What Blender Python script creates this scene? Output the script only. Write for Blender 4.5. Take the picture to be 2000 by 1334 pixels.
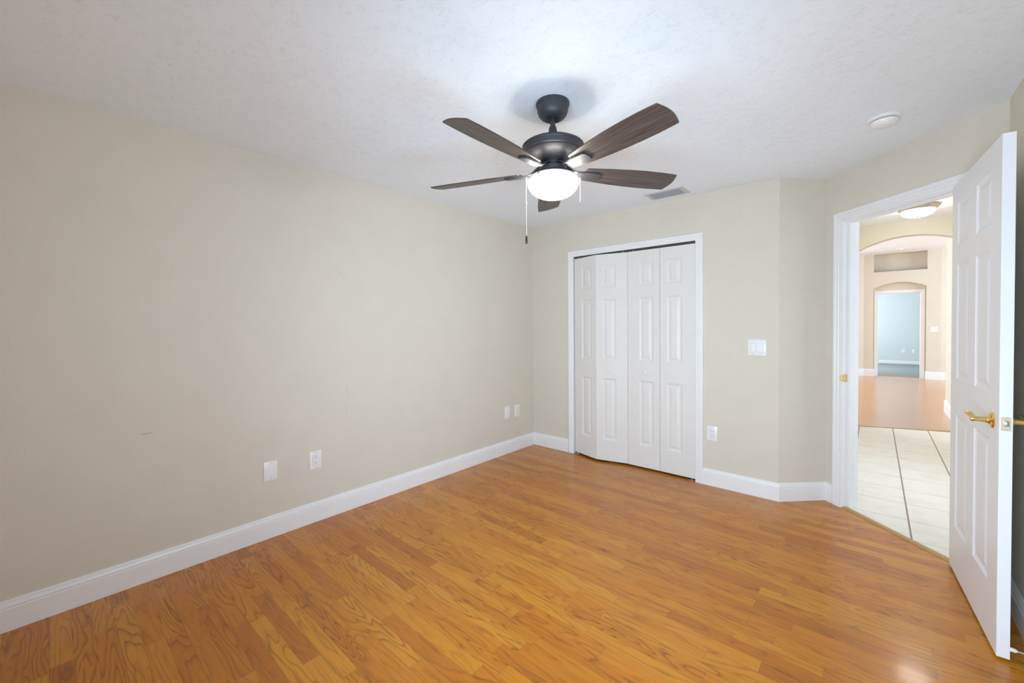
import bpy, bmesh, math, random
from mathutils import Vector, Matrix
random.seed(7)
for o in list(bpy.data.objects):
    bpy.data.objects.remove(o)
SC = bpy.context.scene
COL = SC.collection
PI = math.pi

# ------------------------------------------------------------------ camera
F_PX, CY = 804.474, 649.89
YAW, PITCH, ROLL = math.radians(41.383), math.radians(-0.987), math.radians(-0.442)
CAM = Vector((2.8447, -3.5804, 1.3175))
fw = Vector((-math.sin(YAW), math.cos(YAW), 0)); rt = Vector((math.cos(YAW), math.sin(YAW), 0)); up = Vector((0, 0, 1))
fw2 = fw*math.cos(PITCH)+up*math.sin(PITCH); up2 = up*math.cos(PITCH)-fw*math.sin(PITCH)
rt3 = rt*math.cos(ROLL)+up2*math.sin(ROLL); up3 = up2*math.cos(ROLL)-rt*math.sin(ROLL)
cd = bpy.data.cameras.new('camera'); cam = bpy.data.objects.new('camera', cd); COL.objects.link(cam)
cd.sensor_fit = 'HORIZONTAL'; cd.sensor_width = 36; cd.lens = F_PX*36/2000
cd.shift_y = -(667-CY)/2000
cd.clip_start = .02; cd.clip_end = 100
cam.matrix_world = Matrix(((rt3.x, up3.x, -fw2.x, CAM.x), (rt3.y, up3.y, -fw2.y, CAM.y), (rt3.z, up3.z, -fw2.z, CAM.z), (0, 0, 0, 1)))
SC.camera = cam

# ------------------------------------------------------------------ light and exposure
SC.view_settings.view_transform = 'Standard'; SC.view_settings.look = 'None'
SC.view_settings.gamma = 1; SC.view_settings.use_curve_mapping = False
SC.view_settings.exposure = 0.05
w = bpy.data.worlds.new('world'); SC.world = w; w.use_nodes = True
w.node_tree.nodes['Background'].inputs['Color'].default_value = (.75, .87, 1, 1)
w.node_tree.nodes['Background'].inputs['Strength'].default_value = 1.0
def area(name, loc, aim, sx, sy, power, col, spread=180):
    l = bpy.data.lights.new(name, 'AREA'); l.shape = 'RECTANGLE'; l.size = sx; l.size_y = sy; l.energy = power; l.color = col; l.spread = math.radians(spread)
    o = bpy.data.objects.new(name, l); COL.objects.link(o); o.location = loc
    o.rotation_euler = Vector(aim).to_track_quat('-Z', 'Y').to_euler()
    return o
DAY2 = (.70, .87, 1.0)
area('bedroom_window_daylight', (2.50, -3.94, .95), (-.10, 1, -.03), 1.25, 1.0, 36, (.62, .81, 1.0), 115)        # the bedroom's window behind the camera
area('added_side_fill', (3.325, -2.75, .86), (-1, .30, .25), 1.1, .8, 15, (.60, .79, 1.0), 104)              # unseen fill, added to cool and brighten the left wall and ceiling
area('great_room_window_daylight', (-1.4, 7.0, 1.5), (1, 0, 0), 4.0, 2.3, 265, DAY2)        # sliding doors of the far room, left
area('great_room_window_daylight', (7.4, 7.6, 1.6), (-1, 0, 0), 3.2, 1.8, 165, DAY2)        # windows of the far room, right
area('blue_room_window_daylight', (1.3, 12.4, 1.5), (1, 0, 0), 2.0, 1.4, 100, (.93, .97, 1.0))          # window of the blue room
area('added_hall_fill', (3.60, .95, 1.35), (-1, 0, 0), 1.5, 2.0, 13, (.86, .93, 1.0))              # unseen fill, added to brighten the hall tile from behind the open door
FAN_GLOW, HALL_GLOW = 28.0, 29.0
SC.cycles.max_bounces = 16; SC.cycles.diffuse_bounces = 10; SC.cycles.glossy_bounces = 6

# ------------------------------------------------------------------ dimensions
H = 2.387
HB = .133
A = Vector((2.3134, 0)); R2 = math.sqrt(.5)
B = A+Vector((R2, R2))*.3685
DD = Vector((R2, -R2)); DN = Vector((-R2, -R2))       # along the door wall, and out of it into the bedroom
D = B+DD*1.0647
XR = D.x
YR = -3.95                                             # rear wall
S1, S2 = .137, .866                                   # casing inner edges along the door wall
HH = 2.54                                             # hall ceiling
HG = 3.0                                              # far room ceiling
HX0, HX1 = 2.667, 3.63                                # hall walls
YA0, YA1 = 3.27, 3.41                                 # arched wall
YF = 9.9                                              # far wall

# ------------------------------------------------------------------ materials
def newmat(name):
    m = bpy.data.materials.new(name); m.use_nodes = True
    return m, m.node_tree, m.node_tree.nodes['Principled BSDF']
def N(nt, t, **k):
    n = nt.nodes.new(t)
    for a, b in k.items():
        if a.startswith('i_'):
            n.inputs[int(a[2:])].default_value = b
        else:
            setattr(n, a, b)
    return n
def L(nt, a, b): nt.links.new(a, b)
def mth(nt, op, a, b=None, c=None):
    n = nt.nodes.new('ShaderNodeMath'); n.operation = op
    for i, x in enumerate((a, b, c)):
        if x is None: continue
        if isinstance(x, (int, float)): n.inputs[i].default_value = x
        else: nt.links.new(x, n.inputs[i])
    return n.outputs[0]
def ramp(nt, fac, stops, interp='LINEAR'):
    n = nt.nodes.new('ShaderNodeValToRGB'); n.color_ramp.interpolation = interp
    e = n.color_ramp.elements
    while len(e) < len(stops): e.new(.5)
    for i, (p, c) in enumerate(stops):
        e[i].position = p; e[i].color = (*c, 1) if len(c) == 3 else c
    nt.links.new(fac, n.inputs[0]); return n.outputs[0]
def s2l(r, g, b):
    f = lambda v: (v/255/12.92) if v/255 <= .04045 else ((v/255+.055)/1.055)**2.4
    return (f(r), f(g), f(b))
def simple(name, col, rough=.5, metal=0, spec=.5, bump=None, emit=None):
    m, nt, b = newmat(name)
    b.inputs['Base Color'].default_value = (*col, 1); b.inputs['Roughness'].default_value = rough; b.inputs['Metallic'].default_value = metal
    b.inputs['Specular IOR Level'].default_value = spec
    tc = N(nt, 'ShaderNodeTexCoord')
    # slight tonal unevenness so nothing is a dead flat colour
    nz = N(nt, 'ShaderNodeTexNoise'); nz.inputs['Scale'].default_value = 6; nz.inputs['Detail'].default_value = 3
    L(nt, tc.outputs['Object'], nz.inputs['Vector'])
    mx = N(nt, 'ShaderNodeMixRGB'); mx.inputs[1].default_value = (*[c*.97 for c in col], 1); mx.inputs[2].default_value = (*[min(1, c*1.03) for c in col], 1)
    L(nt, nz.outputs[0], mx.inputs[0]); L(nt, mx.outputs[0], b.inputs['Base Color'])
    if bump:
        n2 = N(nt, 'ShaderNodeTexNoise'); n2.inputs['Scale'].default_value = bump[0]; n2.inputs['Detail'].default_value = 2
        L(nt, tc.outputs['Object'], n2.inputs['Vector'])
        bp = N(nt, 'ShaderNodeBump'); bp.inputs['Strength'].default_value = bump[1]; bp.inputs['Distance'].default_value = bump[2]
        L(nt, n2.outputs[0], bp.inputs['Height']); L(nt, bp.outputs[0], b.inputs['Normal'])
    if emit:
        b.inputs['Emission Color'].default_value = (*emit[0], 1); b.inputs['Emission Strength'].default_value = emit[1]
    return m
M = {}
WALLC = (.695, .648, .553)
M['wall'] = simple('greige_wall_paint', WALLC, .55, spec=.3, bump=(150, .40, .0026))
M['white'] = simple('white_trim_paint', (.85, .85, .85), .32, spec=.4)
M['door'] = simple('white_door_paint', (.86, .87, .90), .36, spec=.4, bump=(90, .05, .0006))
M['closet_door'] = simple('warm_white_closet_paint', (.78, .76, .725), .4, spec=.4, bump=(90, .05, .0006))
M['plate'] = simple('white_plastic', (.86, .85, .85), .3)
M['slot'] = simple('dark_slot', (.05, .045, .04), .6)
M['screw'] = simple('painted_screw', (.45, .44, .43), .4)
M['dark'] = simple('dark_track_metal', (.08, .075, .07), .5, .3)
M['zinc'] = simple('zinc_pin', (.6, .62, .63), .35, .9)
M['gun'] = simple('gunmetal_fan_finish', (.066, .067, .075), .48, .45, bump=(400, .05, .0004))
M['brass'] = simple('polished_brass', (.85, .62, .24), .14, 1)
M['brass_dull'] = simple('dull_brass', (.78, .56, .22), .32, 1)
M['steel'] = simple('latch_steel', (.5, .52, .55), .3, 1)
M['lightbrass'] = simple('pale_brass', (.80, .74, .55), .25, 1)
M['nickel'] = simple('brushed_nickel', (.46, .41, .36), .4, .8)
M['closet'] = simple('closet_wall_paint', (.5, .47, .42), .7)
M['blue'] = simple('pale_blue_wall_paint', (.63, .685, .70), .6, spec=.3, bump=(170, .25, .001))
M['black'] = simple('black_rubber', (.012, .012, .014), .4)
M['chain'] = simple('chain_metal', (.72, .68, .6), .35, .7)
M['grille'] = simple('register_grey_gap_shade', (.34, .36, .41), .45)  # grey slats, darkened to put the shade of the gaps into the colour
M['patch'] = simple('register_frame_paint', (.60, .60, .60), .6)
M['fanglass'] = simple('lit_opal_glass', (.95, .95, .95), .25, emit=((1, .93, .82), FAN_GLOW))
M['hallglass'] = simple('lit_opal_glass_hall', (.95, .95, .95), .25, emit=((1, .92, .82), HALL_GLOW))
M['downglass'] = simple('lit_downlight_lens', (.95, .95, .9), .3, emit=((1, .9, .6), 1.5))
M['strip'] = simple('oak_transition_strip', (.46, .27, .095), .35, bump=(60, .1, .001))
M['tip'] = simple('white_rubber', (.8, .8, .8), .5)

def ceiling_mat():
    m, nt, b = newmat('knockdown_ceiling')
    b.inputs['Roughness'].default_value = .75; b.inputs['Base Color'].default_value = (.865, .92, .975, 1); b.inputs['Specular IOR Level'].default_value = .2
    tc = N(nt, 'ShaderNodeTexCoord')
    mp = N(nt, 'ShaderNodeMapping'); mp.inputs['Rotation'].default_value = (0, 0, .5); mp.inputs['Scale'].default_value = (1, 2.2, 1)
    L(nt, tc.outputs['Object'], mp.inputs[0])
    nz = N(nt, 'ShaderNodeTexNoise'); nz.inputs['Scale'].default_value = 34; nz.inputs['Detail'].default_value = 2; nz.inputs['Distortion'].default_value = .8
    L(nt, mp.outputs[0], nz.inputs['Vector'])
    r = ramp(nt, nz.outputs[0], [(.47, (0, 0, 0)), (.50, (1, 1, 1)), (.53, (0, 0, 0))])
    n2 = N(nt, 'ShaderNodeTexNoise'); n2.inputs['Scale'].default_value = 24; n2.inputs['Detail'].default_value = 1
    L(nt, tc.outputs['Object'], n2.inputs['Vector'])
    msk = ramp(nt, n2.outputs[0], [(.46, (0, 0, 0)), (.60, (1, 1, 1))])
    nf = N(nt, 'ShaderNodeTexNoise'); nf.inputs['Scale'].default_value = 60; nf.inputs['Detail'].default_value = 2
    L(nt, tc.outputs['Object'], nf.inputs['Vector'])
    h = mth(nt, 'ADD', mth(nt, 'MULTIPLY', r, msk), mth(nt, 'MULTIPLY', nf.outputs[0], .22))
    bp = N(nt, 'ShaderNodeBump'); bp.inputs['Strength'].default_value = .42; bp.inputs['Distance'].default_value = .005
    L(nt, h, bp.inputs['Height']); L(nt, bp.outputs[0], b.inputs['Normal'])
    return m
M['ceiling'] = ceiling_mat()

def left_wall_mat():
    """wall paint with a few small scuffs of their own shape"""
    m = M['wall'].copy(); m.name = 'greige_wall_paint_scuffed'; nt = m.node_tree; b = nt.nodes['Principled BSDF']
    tc = N(nt, 'ShaderNodeTexCoord'); src = b.inputs['Base Color'].links[0].from_socket
    marks = [((0, -2.155, .715), (.1, .004, .05), (.42, .33, .25), .35), ((0, -2.15, .86), (.1, .003, .045), (.42, .33, .25), .45),
             ((0, -2.19, 1.70), (.1, .006, .006), (.45, .36, .27), .5), ((0, -3.24, .77), (.1, .028, .006), (.5, .38, .26), .45), ((0, -.62, .80), (.1, .005, .02), (.4, .34, .28), .3)]
    for c, s, col, amt in marks:
        v = N(nt, 'ShaderNodeVectorMath', operation='SUBTRACT'); L(nt, tc.outputs['Object'], v.inputs[0]); v.inputs[1].default_value = c
        d = N(nt, 'ShaderNodeVectorMath', operation='DIVIDE'); L(nt, v.outputs[0], d.inputs[0]); d.inputs[1].default_value = s
        ln = N(nt, 'ShaderNodeVectorMath', operation='LENGTH'); L(nt, d.outputs[0], ln.inputs[0])
        nz = N(nt, 'ShaderNodeTexNoise'); nz.inputs['Scale'].default_value = 90; L(nt, tc.outputs['Object'], nz.inputs['Vector'])
        f = mth(nt, 'MULTIPLY', mth(nt, 'LESS_THAN', mth(nt, 'ADD', ln.outputs['Value'], mth(nt, 'MULTIPLY', nz.outputs[0], .9)), 1.25), amt)
        mx = N(nt, 'ShaderNodeMixRGB'); L(nt, f, mx.inputs[0]); L(nt, src, mx.inputs[1]); mx.inputs[2].default_value = (*col, 1); src = mx.outputs[0]
    L(nt, src, b.inputs['Base Color'])
    return m
M['wall_scuffed'] = left_wall_mat()

def laminate():
    m, nt, b = newmat('cherry_laminate_floor')
    tc = N(nt, 'ShaderNodeTexCoord'); sp = N(nt, 'ShaderNodeSeparateXYZ'); L(nt, tc.outputs['Object'], sp.inputs[0])
    x, y = sp.outputs[0], sp.outputs[1]
    ys = mth(nt, 'DIVIDE', mth(nt, 'ADD', y, 3.592), .0656)
    i = mth(nt, 'FLOOR', ys); fy = mth(nt, 'FRACT', ys)
    wn1 = N(nt, 'ShaderNodeTexWhiteNoise', noise_dimensions='1D'); L(nt, i, wn1.inputs['W'])
    xs = mth(nt, 'ADD', mth(nt, 'DIVIDE', x, .60), mth(nt, 'MULTIPLY', wn1.outputs['Value'], 7.3))
    j = mth(nt, 'FLOOR', xs); fx = mth(nt, 'FRACT', xs)
    cb = N(nt, 'ShaderNodeCombineXYZ'); L(nt, i, cb.inputs[0]); L(nt, j, cb.inputs[1])
    wn = N(nt, 'ShaderNodeTexWhiteNoise', noise_dimensions='2D'); L(nt, cb.outputs[0], wn.inputs['Vector'])
    sc = N(nt, 'ShaderNodeSeparateColor'); L(nt, wn.outputs['Color'], sc.inputs[0])
    r1, r2, r3 = sc.outputs[0], sc.outputs[1], sc.outputs[2]
    # cathedral rings: contour bands of a stretched noise, own offset in each strip
    gv = N(nt, 'ShaderNodeCombineXYZ')
    L(nt, mth(nt, 'ADD', mth(nt, 'MULTIPLY', x, 1.25), mth(nt, 'MULTIPLY', r1, 61)), gv.inputs[0])
    L(nt, mth(nt, 'ADD', mth(nt, 'MULTIPLY', y, 9.5), mth(nt, 'MULTIPLY', r2, 47)), gv.inputs[1])
    L(nt, mth(nt, 'MULTIPLY', r3, 33), gv.inputs[2])
    nz = N(nt, 'ShaderNodeTexNoise'); nz.inputs['Scale'].default_value = 1.0; nz.inputs['Detail'].default_value = 2.2; nz.inputs['Roughness'].default_value = .42; nz.inputs['Distortion'].default_value = .2
    L(nt, gv.outputs[0], nz.inputs['Vector'])
    freq = mth(nt, 'ADD', 8.0, mth(nt, 'MULTIPLY', r3, 12.0))
    bands = mth(nt, 'FRACT', mth(nt, 'MULTIPLY', nz.outputs[0], freq))
    ring = ramp(nt, bands, [(0, (.05, .05, .05)), (.07, (.70, .70, .70)), (.25, (1, 1, 1)), (.70, (.86, .86, .86)), (.92, (.50, .50, .50)), (1, (.05, .05, .05))])
    # fine fibre
    fv = N(nt, 'ShaderNodeCombineXYZ'); L(nt, mth(nt, 'MULTIPLY', x, 9), fv.inputs[0]); L(nt, mth(nt, 'MULTIPLY', y, 260), fv.inputs[1]); L(nt, mth(nt, 'MULTIPLY', r2, 20), fv.inputs[2])
    nf = N(nt, 'ShaderNodeTexNoise'); nf.inputs['Scale'].default_value = 1; nf.inputs['Detail'].default_value = 2; L(nt, fv.outputs[0], nf.inputs['Vector'])
    # broad smoky patches and mineral streaks
    pv = N(nt, 'ShaderNodeCombineXYZ'); L(nt, mth(nt, 'ADD', mth(nt, 'MULTIPLY', x, 7), mth(nt, 'MULTIPLY', r2, 30)), pv.inputs[0]); L(nt, mth(nt, 'MULTIPLY', y, 26), pv.inputs[1]); L(nt, mth(nt, 'MULTIPLY', r1, 20), pv.inputs[2])
    npz = N(nt, 'ShaderNodeTexNoise'); npz.inputs['Scale'].default_value = 1; npz.inputs['Detail'].default_value = 4; npz.inputs['Roughness'].default_value = .6; L(nt, pv.outputs[0], npz.inputs['Vector'])
    smoke = ramp(nt, npz.outputs[0], [(.56, (0, 0, 0)), (.74, (1, 1, 1))])
    base = ramp(nt, r1, [(0, (.47, .150, .010)), (.22, (.54, .185, .011)), (.65, (.585, .215, .013)), (1, (.63, .260, .020))])
    dark = ramp(nt, r2, [(0, (.165, .044, .006)), (1, (.23, .075, .010))])
    m1 = N(nt, 'ShaderNodeMixRGB'); L(nt, dark, m1.inputs[1]); L(nt, base, m1.inputs[2])
    amt = mth(nt, 'ADD', .30, mth(nt, 'MULTIPLY', r3, .60))          # how strongly the figure shows in this strip
    rr = mth(nt, 'SUBTRACT', 1.0, mth(nt, 'MULTIPLY', mth(nt, 'SUBTRACT', 1.0, ring), amt))
    L(nt, rr, m1.inputs[0])
    m2 = N(nt, 'ShaderNodeMixRGB', blend_type='MULTIPLY'); L(nt, m1.outputs[0], m2.inputs[1])
    L(nt, ramp(nt, nf.outputs[0], [(.3, (.86, .84, .82)), (.65, (1.05, 1.05, 1.05))]), m2.inputs[2]); m2.inputs[0].default_value = .8
    m3 = N(nt, 'ShaderNodeMixRGB', blend_type='MULTIPLY'); L(nt, m2.outputs[0], m3.inputs[1]); L(nt, mth(nt, 'MULTIPLY', smoke, .55), m3.inputs[0]); m3.inputs[2].default_value = (.55, .48, .45, 1)
    # joints: hairline between strips, a little stronger between the three-strip planks, and at strip ends
    pl = mth(nt, 'FRACT', mth(nt, 'DIVIDE', ys, 3.0))
    j1 = mth(nt, 'LESS_THAN', fy, .022); j2 = mth(nt, 'LESS_THAN', pl, .010); j3 = mth(nt, 'LESS_THAN', fx, .0025)
    jj = mth(nt, 'MAXIMUM', mth(nt, 'MAXIMUM', mth(nt, 'MULTIPLY', j1, .28), mth(nt, 'MULTIPLY', j2, .55)), mth(nt, 'MULTIPLY', j3, .45))
    m4 = N(nt, 'ShaderNodeMixRGB'); L(nt, jj, m4.inputs[0]); L(nt, m3.outputs[0], m4.inputs[1]); m4.inputs[2].default_value = (.14, .05, .012, 1)
    L(nt, m4.outputs[0], b.inputs['Base Color'])
    L(nt, mth(nt, 'ADD', .20, mth(nt, 'MULTIPLY', nf.outputs[0], .10)), b.inputs['Roughness'])
    b.inputs['Specular IOR Level'].default_value = .36; b.inputs['Coat Weight'].default_value = .20; b.inputs['Coat Roughness'].default_value = .10
    bp = N(nt, 'ShaderNodeBump'); bp.inputs['Strength'].default_value = .12; bp.inputs['Distance'].default_value = .0006
    L(nt, mth(nt, 'SUBTRACT', nf.outputs[0], mth(nt, 'MULTIPLY', jj, 2)), bp.inputs['Height']); L(nt, bp.outputs[0], b.inputs['Normal'])
    return m
M['floor'] = laminate()
M['floor_far'] = M['floor'].copy(); M['floor_far'].name = 'glossy_laminate_floor'
M['floor_far'].node_tree.nodes['Principled BSDF'].inputs['Coat Weight'].default_value = .8; M['floor_far'].node_tree.nodes['Principled BSDF'].inputs['Coat Roughness'].default_value = .22

def tile_mat():
    m, nt, b = newmat('cream_ceramic_tile')
    tc = N(nt, 'ShaderNodeTexCoord'); sp = N(nt, 'ShaderNodeSeparateXYZ'); L(nt, tc.outputs['Object'], sp.inputs[0])
    u = mth(nt, 'DIVIDE', mth(nt, 'SUBTRACT', sp.outputs[0], 3.015), .3165); v = mth(nt, 'DIVIDE', mth(nt, 'ADD', sp.outputs[1], .137), .338)
    gx = mth(nt, 'LESS_THAN', mth(nt, 'FRACT', u), .030); gy = mth(nt, 'LESS_THAN', mth(nt, 'FRACT', v), .014)
    g = mth(nt, 'MAXIMUM', gx, mth(nt, 'MULTIPLY', gy, .75))
    nz = N(nt, 'ShaderNodeTexNoise'); nz.inputs['Scale'].default_value = 7; nz.inputs['Detail'].default_value = 6; L(nt, tc.outputs['Object'], nz.inputs['Vector'])
    c = ramp(nt, nz.outputs[0], [(.3, (.80, .76, .69)), (.55, (.86, .84, .79)), (.8, (.78, .73, .65))])
    mx = N(nt, 'ShaderNodeMixRGB'); L(nt, g, mx.inputs[0]); L(nt, c, mx.inputs[1]); mx.inputs[2].default_value = (.26, .19, .14, 1)
    L(nt, mx.outputs[0], b.inputs['Base Color']); b.inputs['Roughness'].default_value = .35
    bp = N(nt, 'ShaderNodeBump'); bp.inputs['Strength'].default_value = .3; bp.inputs['Distance'].default_value = .002; bp.invert = True
    L(nt, g, bp.inputs['Height']); L(nt, bp.outputs[0], b.inputs['Normal'])
    return m
M['tile'] = tile_mat()

def carpet_mat():
    m, nt, b = newmat('grey_carpet')
    tc = N(nt, 'ShaderNodeTexCoord'); nz = N(nt, 'ShaderNodeTexNoise'); nz.inputs['Scale'].default_value = 60; nz.inputs['Detail'].default_value = 4
    L(nt, tc.outputs['Object'], nz.inputs['Vector'])
    L(nt, ramp(nt, nz.outputs[0], [(.3, (.20, .23, .235)), (.7, (.36, .39, .39))]), b.inputs['Base Color']); b.inputs['Roughness'].default_value = .95
    bp = N(nt, 'ShaderNodeBump'); bp.inputs['Strength'].default_value = .8; bp.inputs['Distance'].default_value = .01
    L(nt, nz.outputs[0], bp.inputs['Height']); L(nt, bp.outputs[0], b.inputs['Normal'])
    return m
M['carpet'] = carpet_mat()

def blade_mat():
    m, nt, b = newmat('dark_walnut_blade')
    tc = N(nt, 'ShaderNodeTexCoord'); mp = N(nt, 'ShaderNodeMapping'); mp.inputs['Scale'].default_value = (5, 130, 20); L(nt, tc.outputs['Object'], mp.inputs[0])
    nz = N(nt, 'ShaderNodeTexNoise'); nz.inputs['Scale'].default_value = 1; nz.inputs['Detail'].default_value = 4; L(nt, mp.outputs[0], nz.inputs['Vector'])
    L(nt, ramp(nt, nz.outputs[0], [(.3, (.038, .026, .022)), (.55, (.078, .058, .050)), (.75, (.115, .088, .075))]), b.inputs['Base Color'])
    sp = N(nt, 'ShaderNodeSeparateXYZ'); L(nt, tc.outputs['Object'], sp.inputs[0])
    ln = mth(nt, 'MULTIPLY', mth(nt, 'LESS_THAN', mth(nt, 'ABSOLUTE', mth(nt, 'ADD', sp.outputs[1], .004)), .0007), .6)       # pale veneer seam along the middle
    mx = N(nt, 'ShaderNodeMixRGB'); L(nt, ln, mx.inputs[0]); L(nt, b.inputs['Base Color'].links[0].from_socket, mx.inputs[1]); mx.inputs[2].default_value = (.22, .19, .17, 1)
    L(nt, mx.outputs[0], b.inputs['Base Color'])
    b.inputs['Roughness'].default_value = .42
    return m
M['blade'] = blade_mat()

# ------------------------------------------------------------------ mesh helpers
def box(bm, x0, x1, y0, y1, z0, z1, mat=None):
    vs = [bm.verts.new((x, y, z)) for x in (x0, x1) for y in (y0, y1) for z in (z0, z1)]
    for f in ((0, 1, 3, 2), (4, 6, 7, 5), (0, 4, 5, 1), (2, 3, 7, 6), (0, 2, 6, 4), (1, 5, 7, 3)):
        bm.faces.new([vs[k] for k in f])
    return vs
def bevelbox(bm, x0, x1, y0, y1, z0, z1, r, seg=2):
    b2 = bmesh.new(); box(b2, x0, x1, y0, y1, z0, z1)
    bmesh.ops.bevel(b2, geom=list(b2.edges), offset=r, segments=seg, affect='EDGES', profile=.5)
    merge(bm, b2)
def merge(bm, b2, mat=None):
    mp = {}
    for v in b2.verts: mp[v] = bm.verts.new(mat @ v.co if mat else v.co)
    for f in b2.faces:
        try: bm.faces.new([mp[v] for v in f.verts])
        except ValueError: pass
    b2.free()
def prism(bm, poly, z0, z1):
    """poly: ccw list of (x,y)"""
    a = [bm.verts.new((p[0], p[1], z0)) for p in poly]; b = [bm.verts.new((p[0], p[1], z1)) for p in poly]
    n = len(poly); bm.faces.new(a[::-1]); bm.faces.new(b)
    for i in range(n): bm.faces.new((a[i], a[(i+1) % n], b[(i+1) % n], b[i]))
def lathe(bm, prof, seg=48, c=(0, 0, 0), mat=None, cap=True):
    """prof: list of (r, z) ; axis z"""
    b2 = bmesh.new(); rows = []
    for r, z in prof:
        if r < 1e-6: rows.append([b2.verts.new((c[0], c[1], c[2]+z))])
        else: rows.append([b2.verts.new((c[0]+r*math.cos(2*PI*k/seg), c[1]+r*math.sin(2*PI*k/seg), c[2]+z)) for k in range(seg)])
    for a, b in zip(rows, rows[1:]):
        for k in range(seg):
            k2 = (k+1) % seg
            if len(a) == 1 and len(b) == 1: continue
            if len(a) == 1: b2.faces.new((a[0], b[k2], b[k]))
            elif len(b) == 1: b2.faces.new((a[k], a[k2], b[0]))
            else: b2.faces.new((a[k], a[k2], b[k2], b[k]))
    if cap:
        if len(rows[0]) > 1: b2.faces.new(rows[0])
        if len(rows[-1]) > 1: b2.faces.new(rows[-1][::-1])
    bmesh.ops.recalc_face_normals(b2, faces=list(b2.faces))
    merge(bm, b2, mat)
def tube(bm, pts, rad, seg=12, flat=1.0):
    """round bar through pts; rad is a number or one per point"""
    pts = [Vector(p) for p in pts]; n = len(pts)
    rad = [rad]*n if isinstance(rad, (int, float)) else rad
    b2 = bmesh.new(); rows = []; prev = None
    for i, p in enumerate(pts):
        t = (pts[min(i+1, n-1)]-pts[max(i-1, 0)]).normalized()
        if prev is None:
            u = t.cross(Vector((0, 0, 1)))
            if u.length < .1: u = t.cross(Vector((1, 0, 0)))
        else: u = prev-t*prev.dot(t)
        u.normalize(); v = t.cross(u); prev = u
        rows.append([b2.verts.new(p+(u*math.cos(2*PI*k/seg)+v*math.sin(2*PI*k/seg)*flat)*rad[i]) for k in range(seg)])
    for a, b in zip(rows, rows[1:]):
        for k in range(seg): b2.faces.new((a[k], a[(k+1) % seg], b[(k+1) % seg], b[k]))
    b2.faces.new(rows[0][::-1]); b2.faces.new(rows[-1])
    bmesh.ops.recalc_face_normals(b2, faces=list(b2.faces)); merge(bm, b2)
def sweep(bm, path, prof, origin, ex, ey, ez, closed_ends=True):
    """profile (out, lift) swept along a 2D path (in the plane ex, ey), mitred; out is to the LEFT of travel, lift along ez"""
    P = [Vector(p) for p in path]; n = len(P); rows = []
    for i, p in enumerate(P):
        nr = []
        if i > 0: d = (P[i]-P[i-1]).normalized(); nr.append(Vector((-d.y, d.x)))
        if i < n-1: d = (P[i+1]-P[i]).normalized(); nr.append(Vector((-d.y, d.x)))
        m = nr[0] if len(nr) == 1 else (nr[0]+nr[1])/(1+nr[0].dot(nr[1]))
        row = []
        for o, l in prof:
            q = p+m*o
            row.append(bm.verts.new(Vector(origin)+Vector(ex)*q.x+Vector(ey)*q.y+Vector(ez)*l))
        rows.append(row)
    k = len(prof)
    for a, b in zip(rows, rows[1:]):
        for j in range(k): bm.faces.new((a[j], b[j], b[(j+1) % k], a[(j+1) % k]))
    bm.faces.new(rows[0]); bm.faces.new(rows[-1][::-1])
    bmesh.ops.recalc_face_normals(bm, faces=list(bm.faces))
def obj(name, bm, mat, parent=None, smooth=None, kind=None):
    me = bpy.data.meshes.new(name); bm.to_mesh(me); bm.free()
    mats = mat if isinstance(mat, (list, tuple)) else [mat]
    for x in mats: me.materials.append(M[x])
    if smooth:
        me.polygons.foreach_set('use_smooth', [True]*len(me.polygons))
        me.set_sharp_from_angle(angle=math.radians(smooth))
    o = bpy.data.objects.new(name, me); COL.objects.link(o)
    if parent: o.parent = parent
    if kind: o['kind'] = kind
    return o
def tag(o, label, cat, group=None):
    o['label'] = label; o['category'] = cat
    if group: o['group'] = group
    return o
def thing(name, label, cat, loc=(0, 0, 0), rz=0, group=None, kind=None):
    o = bpy.data.objects.new(name, None); COL.objects.link(o); o.location = loc; o.rotation_euler = (0, 0, rz)
    o.empty_display_size = .05
    tag(o, label, cat, group)
    if kind: o['kind'] = kind
    return o
def struct(name, bm, mat, label=None, cat=None, smooth=None, parent=None):
    o = obj(name, bm, mat, parent, smooth, 'structure')
    if label: o['label'] = label; o['category'] = cat
    return o
def bmn(): return bmesh.new()

# ------------------------------------------------------------------ the setting: bedroom
T = .115
dw = lambda s, o=0: B+DD*s+DN*o                       # point on the door wall, o into the bedroom
# floor: laminate of the bedroom up to the threshold under the door
tp = [dw(S1-.3, -.0), dw(1.25, -.0)]
b = bmn(); prism(b, [(0, YR), (XR, YR), (XR, D.y), tuple(B), tuple(A), (0, 0)], -.05, 0)
box(b, .45, 1.80, -.001, .70, -.05, 0)
struct('floor', b, 'floor', 'orange-brown strip laminate floor of the bedroom', 'floor')
b = bmn(); prism(b, [(-.12, YR-.12), (XR+.12, YR-.12), (XR+.12, D.y), (XR, D.y), tuple(B), tuple(A), (A.x, .8), (-.12, .8)], H, H+.1)
struct('ceiling', b, 'ceiling', 'white textured bedroom ceiling around the dark fan', 'ceiling')
b = bmn(); box(b, -.12, 0, YR-.12, .12, -.05, H)
struct('wall_left', b, 'wall_scuffed', 'long plain greige wall on the left with four plates near the floor', 'wall')
CX0, CX1, CZ = .531, 1.726, 2.011                     # closet opening, casing inner edges
b = bmn()
box(b, 0, CX0-.012, 0, .12, -.05, H); box(b, CX0-.012, CX1+.012, 0, .12, CZ+.012, H)
A2 = A+Vector((0, .12))
prism(b, [(CX1+.012, 0), tuple(A), (A.x, .12), (CX1+.012, .12)], -.05, H)
struct('wall_back', b, 'wall', 'greige wall with the closet doors', 'wall')
b = bmn(); n2 = Vector((-R2, R2))
prism(b, [tuple(A), tuple(B), tuple(B+n2*.1), tuple(A+n2*.1)], -.05, H)
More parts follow.
